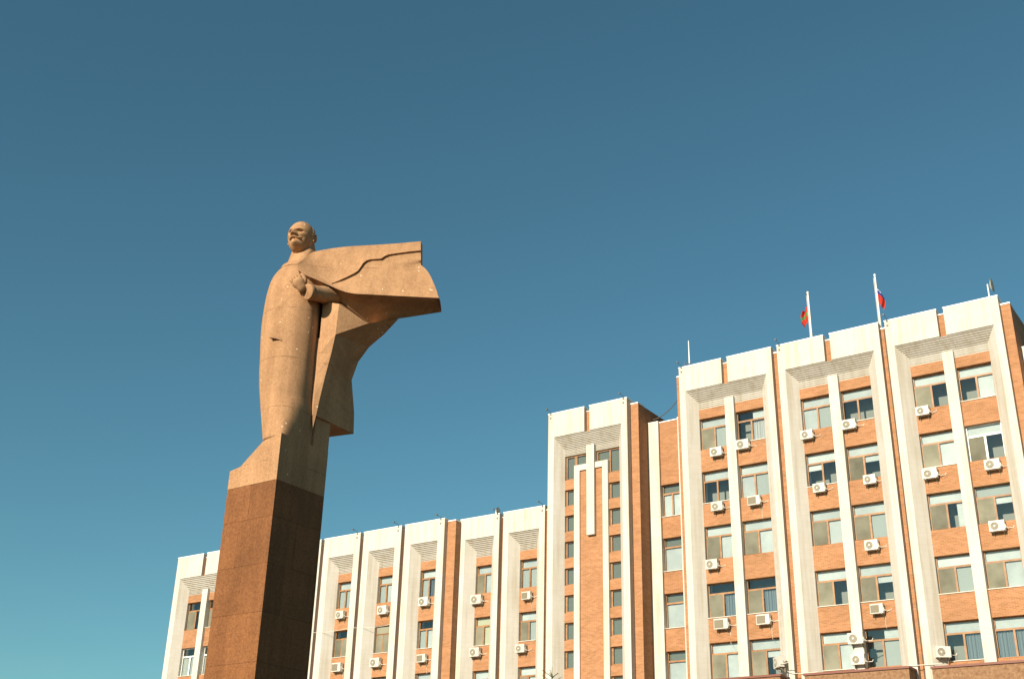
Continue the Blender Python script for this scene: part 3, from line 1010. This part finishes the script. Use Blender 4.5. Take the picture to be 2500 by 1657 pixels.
def head_pt(lon, lat):
    cl = math.cos(lat) ** (1.0 if lat > 0 else .62) if abs(math.cos(lat)) > 1e-6 else 0.0
    x = cl * math.sin(lon)
    y = -cl * math.cos(lon)
    z = math.sin(lat)
    hw, hd_, hh = .335, .41, .48
    X, Y_, Z = x * hw, y * hd_, z * hh
    if Z < 0:                                      # jaw
        t = -Z / hh
        X *= 1 - .20 * t ** 1.6
        Y_ = Y_ * (1 - (.08 if y < 0 else .22) * t ** 1.3) - .03 * t
    else:
        X *= 1 + .06 * math.sin(Z / hh * math.pi)
        Y_ += .05 * Z / hh
    ax_ = abs(X)
    front = max(0, -y) ** .7
    d = 0
    d += .060 * g1(Z - .060 + .9 * (ax_ - .12) ** 2 * (1 if ax_ > .12 else .3), .024) * g1(ax_ - .125, .10)      # brows
    d -= .088 * g1(Z + .004, .036) * g1(ax_ - .135, .072)                                      # sockets
    d += .042 * g1(Z + .014, .020) * g1(ax_ - .135, .048)                                      # eyes
    d += .034 * g1(Z + .09, .06) * g1(ax_ - .20, .06)                                          # cheekbones
    d -= .028 * g1(Z + .16, .05) * g1(ax_ - .19, .05)
    if -.145 < Z < .07:                                                                       # nose
        t = min(1, (.07 - Z) / .18)
        und_ = min(1, (Z + .145) / .028)
        d += (.02 + .150 * t) * g1(ax_, .036 + .032 * t) * und_
        d += .045 * g1(ax_ - .070, .026) * g1(Z + .108, .030) * und_
    fade = max(0, min(1, (.195 - ax_) / .05))
    d += .070 * g1(Z + .170 + .45 * max(0, ax_ - .03) - 1.3 * max(0, ax_ - .13), .023) * fade    # moustache with lifted ends
    d -= .050 * g1(Z + .220 + .30 * ax_, .017) * g1(ax_, .12)
    d += .036 * g1(Z + .246, .018) * g1(ax_, .07)
    d += .105 * g1(Z + .335, .080) * g1(ax_, .105)                                             # pointed beard
    d -= .015 * g1(Z - .26, .02) * g1(ax_, .2)
    Y_ -= d * front
    if Y_ > -.08 + .30 * max(0, Z) and -.30 < Z < .30 + .1 * Y_:                                # fringe of hair round the back
        s = min(1, (Y_ + .08 - .30 * max(0, Z)) / .03)
        X *= 1 + .07 * s
        Y_ *= 1 + .05 * s
    return Vector((X, Y_, Z))


cy_, sy_ = math.cos(YAW), math.sin(YAW)


def hw_(p):
    return HC + Vector((p.x * cy_ - p.y * sy_, p.x * sy_ + p.y * cy_, p.z))


for j in range(NLAT + 1):
    lat = -math.pi / 2 + math.pi * j / NLAT
    for i in range(NLON):
        u = -math.pi + 2 * math.pi * i / NLON
        vs.append(hw_(head_pt(u - .35 * math.sin(u), lat)))
for j in range(NLAT):
    for i in range(NLON):
        a, b2 = j * NLON + i, j * NLON + (i + 1) % NLON
        fs.append((a, b2, b2 + NLON, a + NLON))
head.add(vs, fs)
ho = head.build('head', 'granite_light', STA, smooth=True)
for s in (-1, 1):
    er = MB()
    ring = []
    for i in range(21):
        q = -1.75 + 4.4 * i / 20
        ring.append(hw_(Vector((s * (.352 + .022 * math.cos(q * .5)), .060 + .062 * math.cos(q), -.03 + .118 * math.sin(q)))))
    er.tube(ring, [.018 + .012 * math.sin(math.pi * i / 20) for i in range(21)], 10, ref=(1, 0, 0))
    er.tube([hw_(Vector((s * .335, .015, -.08))), hw_(Vector((s * .365, .012, -.13))), hw_(Vector((s * .34, .02, -.165)))], [.022, .034, .016], 10, ref=(1, 0, 0))
    er.tube([hw_(Vector((s * .30, .06, .06))), hw_(Vector((s * .335, .06, -.02))), hw_(Vector((s * .30, .06, -.10)))], [.045, .058, .04], 10, ref=(1, 0, 0))
    er.build('ear', 'granite_light', ho, smooth=True)

# coat collar: a low stand-up band that follows the neck
co_ = MB()
vs, fs = [], []
for i in range(33):
    q = 2 * math.pi * i / 32
    for (z, pu) in ((14.50, .015), (14.60, .045), (14.665, .035), (14.67, -.03)):
        vs.append(ring_pt(z + .05 * math.sin(q), q, pu))
for i in range(32):
    for k in range(3):
        a = i * 4 + k
        fs.append((a, a + 4, a + 5, a + 1))
co_.add(vs, fs)
co_.build('collar', 'granite_light', STA, smooth=True)

# ------------------------------------------------------------------ air-conditioner units
ZM = {4: (1640, 780, 3.563), 5: (1640, 1220, 3.589), 6: (2080, 660, 3.136), 7: (2080, 1160, 3.155), 1: (760, 1200, 3.431)}


def unit_proto(kind):
    e = empty('air_conditioner', (0, 0, 0), 'x', 'air conditioner')
    w, h, d = .72, .50, .27
    c = MB().box(0, w, 0, d, 0, h)
    c.box(-.006, w + .006, .012, d - .02, h + .001, h + .018)
    c.build('casing', 'unit_white', e, origin=(0, 0, 0))
    gx, gz, r = .26, .25, .195
    g_ = MB()
    if kind == 'fan':
        seg = 28
        for (ra, rb, y) in ((r, r - .02, -.012), (r - .02, r - .19, -.004)):
            vs, fs = [], []
            for i in range(seg):
                q = 2 * math.pi * i / seg
                vs += [(gx + ra * math.cos(q), y, gz + ra * math.sin(q)), (gx + max(rb, .001) * math.cos(q), y, gz + max(rb, .001) * math.sin(q))]
            for i in range(seg):
                a, b2 = 2 * i, 2 * ((i + 1) % seg)
                fs.append((a, b2, b2 + 1, a + 1))
            g_.add(vs, fs)
        g_.build('fan_grille', 'unit_grille', e, origin=(gx, 0, gz))
        rg = MB()
        for rr in (.06, .105, .15, .19):
            rg.tube([(gx + rr * math.cos(2 * math.pi * i / 20), -.018, gz + rr * math.sin(2 * math.pi * i / 20)) for i in range(21)], .004, 4, cap=False)
        for i in range(4):
            q = math.pi * i / 4
            rg.tube([(gx - .19 * math.cos(q), -.016, gz - .19 * math.sin(q)), (gx + .19 * math.cos(q), -.016, gz + .19 * math.sin(q))], .004, 4)
        rg.tube([(gx, -.004, gz), (gx, -.026, gz)], .045, 12)
        rg.build('guard_ring', 'unit_hub', e, origin=(gx, 0, gz))
    else:
        g_.box(.03, .50, -.010, -.002, .05, .45)
        g_.build('fan_grille', 'unit_grille', e, origin=(gx, 0, gz))
        rg = MB()
        for i in range(9):
            rg.box(.03, .50, -.018, -.011, .07 + .043 * i, .078 + .043 * i)
        rg.build('guard_bar', 'unit_grille', e, origin=(gx, 0, gz))
    for x in (.12, .60):
        b3 = MB()
        b3.box(x, x + .04, .0, .34, -.045, -.003).box(x, x + .04, .30, .335, -.24, -.044)
        b3.tube([(x + .02, .06, -.03), (x + .02, .32, -.20)], .012, 5)
        b3.build('bracket', 'bracket', e, origin=(x, .2, 0))
    v_ = MB().box(w + .001, w + .035, .07, .2, .10, .30)
    v_.build('valve_cover', 'unit_white', e, origin=(w, .1, .2))
    return e


PF, PR = unit_proto('fan'), unit_proto('rect')


def pipe_proto(k):
    rnd = random.Random(k)
    m_ = MB()
    pts = [(.75, .14, .2), (.82, .18, .16 - .05 * rnd.random()), (.88, .28, .14), (.95 + .12 * rnd.random(), .33, .10 + .12 * rnd.random()), (1.05 + .15 * rnd.random(), .345, .2 + .1 * rnd.random())]
    m_.tube(pts, .018, 6)
    if k % 2:
        m_.tube([(.70, .25, .02), (.71, .31, -.2), (.68, .335, -.5), (.70, .34, -.75)], .009, 5)
    return m_


PIPES = []
for k in range(4):
    o = pipe_proto(k).build('pipe', 'cable_pale', PF if k == 0 else PR if k == 1 else None, origin=(0, 0, 0))
    PIPES.append(o)
for o in PIPES[2:]:
    bpy.data.objects.remove(o)

TB = ['the tall bay beside the stair tower', 'the middle tall bay', 'the tall bay carrying the dish']
LB = ['the low-wing bay next to the tower', 'the second low-wing bay from the tower', 'the third low-wing bay from the tower',
      'the fourth low-wing bay from the tower', 'the fifth low-wing bay from the tower']
FL = ['top-floor', 'second-highest', 'third-highest', 'fourth-highest', 'fifth-highest']
YT = 61.1
units = [  # zoom, left x, bottom y, wall plane, kind, label, turn
    (4, 333, 1190, YT, 'F', (0, 'left', 0), 0), (4, 558, 1130, YT, 'F', (0, 'right', 0), 0), (5, 665, 48, YT, 'R', (0, 'right', 1), 0),
    (4, 1122, 1042, YT, 'F', (1, 'left', 0), 0), (4, 1478, 957, YT, 'F', (1, 'right', 0), 0), (4, 1230, 1503, YT, 'F', (1, 'left', 1), 0),
    (5, 345, 97, YT, 'F', (0, 'left', 1), 0), (5, 297, 607, YT, 'F', (0, 'left', 2), 0), (5, 370, 1132, YT, 'R', (0, 'left', 3), 0),
    (5, 742, 1092, YT, 'R', (0, 'right', 3), 0), (7, 90, 68, YT, 'F', (1, 'right', 1), 0), (7, 100, 577, YT, 'F', (1, 'right', 2), 0),
    (7, 142, 1066, YT, 'R', (1, 'right', 3), 0), (6, 492, 1112, YT, 'F', (2, 'left', 0), 0), (7, 545, 28, YT, 'F', (2, 'left', 1), 0),
    (6, 1018, 1527, YT, 'F', (2, 'right', 1), 0), (7, 1060, 432, YT, 'F', (2, 'right', 2), 0),
    (7, 652, 1397, 60.75, 'F', 'air conditioner set on the splayed left pilaster of the tall bay carrying the dish', 28),
    (5, 893, 1478, 60.78, 'F', 'air conditioner turned sideways on the right pilaster of the tall bay beside the stair tower', -48),
    (5, 1545, 1262, 60.9, 'F', 'upper of two stacked air conditioners on the middle tall bay mullion', 0),
    (5, 1575, 1442, 60.9, 'F', 'lower of two stacked air conditioners on the middle tall bay mullion', 0)]
YL, YR2 = 60.3, 61.16
units += [(1, 200, 1062, YL, 'F', (4, 0), 0), (1, 548, 1026, YL, 'F', (3, 0), 0), (1, 893, 957, YL, 'F', (2, 0), 0), (1, 1330, 941, YR2, 'F', (1, 0), 0),
          (1, 1758, 903, YR2, 'R', (0, 0), 0), (1, 165, 1506, YL, 'R', (4, 1), 0), (1, 485, 1467, YL, 'F', (3, 1), 0), (1, 877, 1427, YL, 'R', (2, 1), 0),
          (1, 1320, 1381, YR2, 'F', (1, 1), 0), (1, 1706, 1346, YR2, 'F', (0, 1), 0)]
first = {'F': True, 'R': True}
rv = random.Random(11)
for (zm, x, y, Yw_, kd, lb, turn) in units:
    ox, oy, sc = ZM[zm]
    p = at(ox + x / sc, oy + y / sc, Yw_ - .345)
    src = PF if kd == 'F' else PR
    if first[kd]:
        o = src
        first[kd] = False
        o.location = p
    else:
        o = copy_tree(src, p)
    o.rotation_euler = (0, 0, R_(turn))
    k_ = rv.uniform(.93, 1.10)
    o.scale = (k_ * rv.uniform(.94, 1.06), k_, k_)
    if isinstance(lb, str):
        o['label'] = lb
    elif len(lb) == 3:
        o['label'] = 'air conditioner under the %s %s window of %s' % (FL[lb[2]], lb[1], TB[lb[0]])
    else:
        o['label'] = 'air conditioner under the %s window of %s' % (FL[lb[1]], LB[lb[0]])
    o['group'] = 'air conditioners on the facade'

# ------------------------------------------------------------------ things on the roofs
def floodlight(x, Y, z, label):
    e = empty('floodlight', (x, Y, z), label, 'lamp', 'floodlights on the roof corners')
    MB().tube([(x, Y + .35, z + .07), (x, Y - .30, z + .12), (x - .02, Y - .42, z + .15)], .013, 6).build('arm', 'dark_metal', e)
    MB().box(x - .06, x + .03, Y - .50, Y - .40, z + .11, z + .19).build('lamp_head', 'dark_metal', e)
    MB().box(x - .05, x + .05, Y - .05, Y + .0 - .002, z - .36, z - .28).build('wall_hook', 'bracket', e)


floodlight(-29.7, TF, TT + .06, 'small dark floodlight on the roof corner nearest the stair tower of the tall block')
floodlight(-23.35, TF, TT + .06, 'small dark floodlight on the tall roof left of the red and green flag')
floodlight(-17.0, TF, TT + .06, 'small dark floodlight on the tall roof beside the white, blue and red flag')
floodlight(-38.95, 60.2, 27.46 + ZO, 'small dark floodlight on the stair tower corner over the low wing')
floodlight(-33.6, 60.2, 27.46 + ZO, 'small dark floodlight on the stair tower corner facing the tall block')
floodlight(-39.75, 60.56, LWT + .05, 'small dark floodlight on the low roof right beside the stair tower')
floodlight(-43.2, 60.56, LWT + .05, 'small dark floodlight on the low roof next to the little dish')
floodlight(-47.15, 59.7, LWT + .05, 'small dark floodlight on the low roof at the brick pier step')
floodlight(-50.75, 59.7, LWT + .05, 'small dark floodlight on the low roof between the third and fourth bays from the tower')
floodlight(-54.4, 59.7, LWT + .05, 'small dark floodlight on the low roof between the fourth and fifth bays from the tower')
floodlight(-58.0, 59.7, LWT + .05, 'small dark floodlight on the low roof close to the granite pedestal')


def flagpole(x, Y, z0, z1, label):
    e = empty('flagpole', (x, Y, z0), label, 'flagpole', 'flagpoles on the tall roof')
    MB().tube([(x, Y, z0), (x, Y, z1)], [.065, .045], 10).build('pole', 'pole_white', e, smooth=True)
    MB().tube([(x, Y, z1), (x, Y, z1 + .05), (x, Y, z1 + .12), (x, Y, z1 + .16)], [.05, .075, .06, .01], 10).build('finial', 'pole_white', e, smooth=True)
    MB().tube([(x - .07, Y - .05, z0 + .6), (x - .075, Y - .05, z1 - .1)], .012, 5).build('halyard', 'cable_pale', e)
    return e


def flag(name, x, Y, ztop, ht, wd, sgn, bands, label, mats, seed):
    rnd = random.Random(seed)
    m_ = MB()
    nu, nv = 18, 14
    vs, fs, mi = [], [], []
    for j in range(nv + 1):
        t = j / nv
        for i in range(nu + 1):
            s_ = i / nu
            droop = .75 * ht * s_ ** .8
            xx = x + sgn * (.06 + wd * (s_ ** .8) * (.45 + .65 * math.sin(math.pi * min(1, .15 + .75 * t))))
            yy = Y + .11 * math.sin(s_ * 9 + t * 1.5 + seed) * (.3 + s_)
            zz = ztop - t * ht * (.62 + .1 * s_) - droop * .42 + .03 * math.sin(s_ * 12 + seed)
            vs.append((xx, yy, zz))
    for j in range(nv):
        k = 0
        while k < len(bands) - 1 and (j + .5) / nv > bands[k]:
            k += 1
        for i in range(nu):
            a = j * (nu + 1) + i
            m_.f.append((a, a + 1, a + nu + 2, a + nu + 1))
            m_.mi.append(k)
    m_.v = [Vector(p) for p in vs]
    o = m_.build(name, mats, None, origin=(x, Y, ztop - ht), smooth=True)
    return tag(o, label, 'flag', 'flags on the tall roof')


flagpole(-21.46, 60.8, 28.2 + ZO, 31.72 + ZO, 'white flagpole carrying the red and green flag')
flag('flag', -21.46, 60.8, 31.0 + ZO, 1.35, .46, -1, (.40, .62, 1.0), 'limp red flag with a green band', ['flag_red', 'flag_green', 'flag_red'], 3)
flagpole(-17.50, 60.95, 28.2 + ZO, 31.85 + ZO, 'white flagpole carrying the white, blue and red flag')
flag('flag', -17.50, 60.95, 31.05 + ZO, 1.35, .30, 1, (.08, .36, 1.0), 'limp white, blue and red flag', ['flag_white', 'flag_blue', 'flag_red'], 5)

an = empty('antenna', (-29.85, 62, 28.2 + ZO), 'thin white whip antenna on the tall roof', 'antenna')
MB().tube([(-29.85, 62, 28.2 + ZO), (-29.85, 62, 29.6 + ZO)], .03, 6).build('mast', 'dark_metal', an)
MB().tube([(-29.85, 62, 29.6 + ZO), (-29.85, 62, 31.15 + ZO)], [.045, .03], 6).build('whip', 'pole_white', an)
MB().tube([(-30.15, 62, 29.62 + ZO), (-29.75, 62, 29.62 + ZO)], .02, 5).tube([(-30.15, 62, 29.5 + ZO), (-30.15, 62, 29.8 + ZO)], .02, 5).build('crossbar', 'dark_metal', an)


def dish(x, Y, z0, z1, r, label, grp=None):
    e = empty('satellite_dish', (x, Y, z0), label, 'satellite dish')
    MB().tube([(x, Y, z0), (x, Y, z1)], .035, 8).build('mast', 'pole_white', e)
    m_ = MB()
    vs, fs = [], []
    nr_, ns_ = 6, 24
    for i in range(nr_ + 1):
        rr = r * i / nr_
        for k in range(ns_):
            q = 2 * math.pi * k / ns_
            vs.append((x + .12 + .35 * r * (rr / r) ** 2, Y - .05 + rr * math.cos(q), z1 - r * .4 + rr * math.sin(q)))
    for i in range(nr_):
        for k in range(ns_):
            a, b2 = i * ns_ + k, i * ns_ + (k + 1) % ns_
            fs.append((a, b2, b2 + ns_, a + ns_))
    m_.add(vs, fs)
    m_.build('reflector', 'unit_white', e, smooth=True)
    MB().tube([(x + .12, Y - .05, z1 - r * 1.2), (x + .12 + r * .8, Y - .05, z1 - r * .5)], .015, 5).build('feed_arm', 'dark_metal', e)


dish(-11.70, 61.6, 28.2 + ZO, 30.05 + ZO, .40, 'small pale satellite dish on a mast at the end of the tall roof')
dish(-43.85, 61.3, 20.7 + ZO, 22.05 + ZO, .24, 'tiny pale satellite dish on the low roof')


def cable(pts, sag, r, mat, label, n_=24):
    pts = [Vector(p) for p in pts]
    out = []
    for a, b2 in zip(pts[:-1], pts[1:]):
        for i in range(n_):
            t = i / n_
            out.append(a.lerp(b2, t) - Vector((0, 0, sag * 4 * t * (1 - t))))
    out.append(pts[-1])
    return tag(MB().tube(out, r, 5).build('cable', mat), label, 'cable')


cable([(-32.80, 62.4, 26.55 + ZO), (-30.2, 61.75, 27.75 + ZO)], .38, .03, 'dark_metal', 'dark cable sagging between the stair tower and the tall block')
cable([(-61.0, 59.685, 15.25 + ZO), (-57.75, 59.685, 15.08 + ZO), (-54.4, 59.685, 15.12 + ZO), (-50.9, 59.685, 15.0 + ZO)], .10, .012, 'cable_pale', 'pale cable strung across the low-wing pilasters beside the pedestal')
cable([(-17.30, TF + .31, 28.4 + ZO), (-17.28, TF + .31, 20 + ZO), (-17.31, TF + .31, 9 + ZO)], 0, .022, 'dark_metal', 'thin dark conductor running down the brick strip under the white, blue and red flag', 6)
cable([(-24.35, 60.35, 10.35 + ZO), (-23.9, 60.40, 10.15 + ZO), (-23.2, 60.42, 10.12 + ZO), (-22.6, 60.43, 10.14 + ZO)], .02, .018, 'cable_pale', 'pale cable between the two brown canopies nearest the stair tower', 8)
cable([(-18.0, 60.43, 10.12 + ZO), (-17.3, 60.43, 10.1 + ZO), (-16.3, 60.43, 10.12 + ZO)], .02, .018, 'cable_pale', 'pale cable between the middle canopy and the one below the dish', 8)

# ------------------------------------------------------------------ spruce whose tip shows in front of the tower
tip = at(1347.5, 1626, 40.0)
TR = empty('spruce_tree', (tip.x, tip.y, 0), 'slender spruce with its tip in front of the stair tower', 'tree')
Ht = tip.z
MB().tube([(tip.x, tip.y, 0), (tip.x + .02, tip.y, Ht * .5), (tip.x, tip.y, Ht - .55), (tip.x, tip.y, Ht)], [.14, .08, .022, .007], 8).build('trunk', 'bark', TR)
cr = MB()
rnd = random.Random(4)


def needles(a, b2, dens, ln):
    a, b2 = Vector(a), Vector(b2)
    ax_ = (b2 - a).normalized()
    k = max(2, int((b2 - a).length * dens))
    for i in range(k):
        p = a.lerp(b2, (i + rnd.random()) / k)
        d = (ax_ * .7 + Vector((rnd.uniform(-1, 1), rnd.uniform(-1, 1), rnd.uniform(-.8, 1)))).normalized() * ln * rnd.uniform(.7, 1.2)
        w_ = d.cross(Vector((rnd.uniform(-1, 1), rnd.uniform(-1, 1), rnd.uniform(-1, 1)))).normalized() * .006
        cr.add([p - w_, p + w_, p + d], [(0, 1, 2)])


needles((tip.x, tip.y, Ht - .55), (tip.x, tip.y, Ht - .10), 90, .035)
z = Ht - .42
lev = 0
while z > 1.0:
    depth = Ht - z
    ln = min(2.1, .22 + .30 * depth)
    nb = 5 if lev < 6 else 7
    for k in range(nb):
        q = 2 * math.pi * (k + .37 * lev) / nb + rnd.uniform(-.2, .2)
        lift = max(-.25, .75 - .22 * depth)
        L = ln * rnd.uniform(.8, 1.1)
        a = Vector((tip.x, tip.y, z + rnd.uniform(-.05, .05)))
        b2 = a + Vector((math.cos(q) * L, math.sin(q) * L, lift * L))
        cr.tube([a, b2], [.012 + .008 * L, .004], 4)
        needles(a.lerp(b2, .12), b2, 110 if lev < 8 else 60, .06 if lev < 8 else .09)
        if lev > 2:
            for m2 in range(int(3 + L * 4)):
                t = rnd.uniform(.25, .95)
                c = a.lerp(b2, t)
                sd = 1 if m2 % 2 else -1
                d = Vector((math.cos(q + sd * .8), math.sin(q + sd * .8), lift - .1)) * L * .35 * (1.1 - t)
                needles(c, c + d, 70, .08)
    z -= .22 + .03 * min(lev, 6)
    lev += 1
cr.build('crown', 'needles', TR)
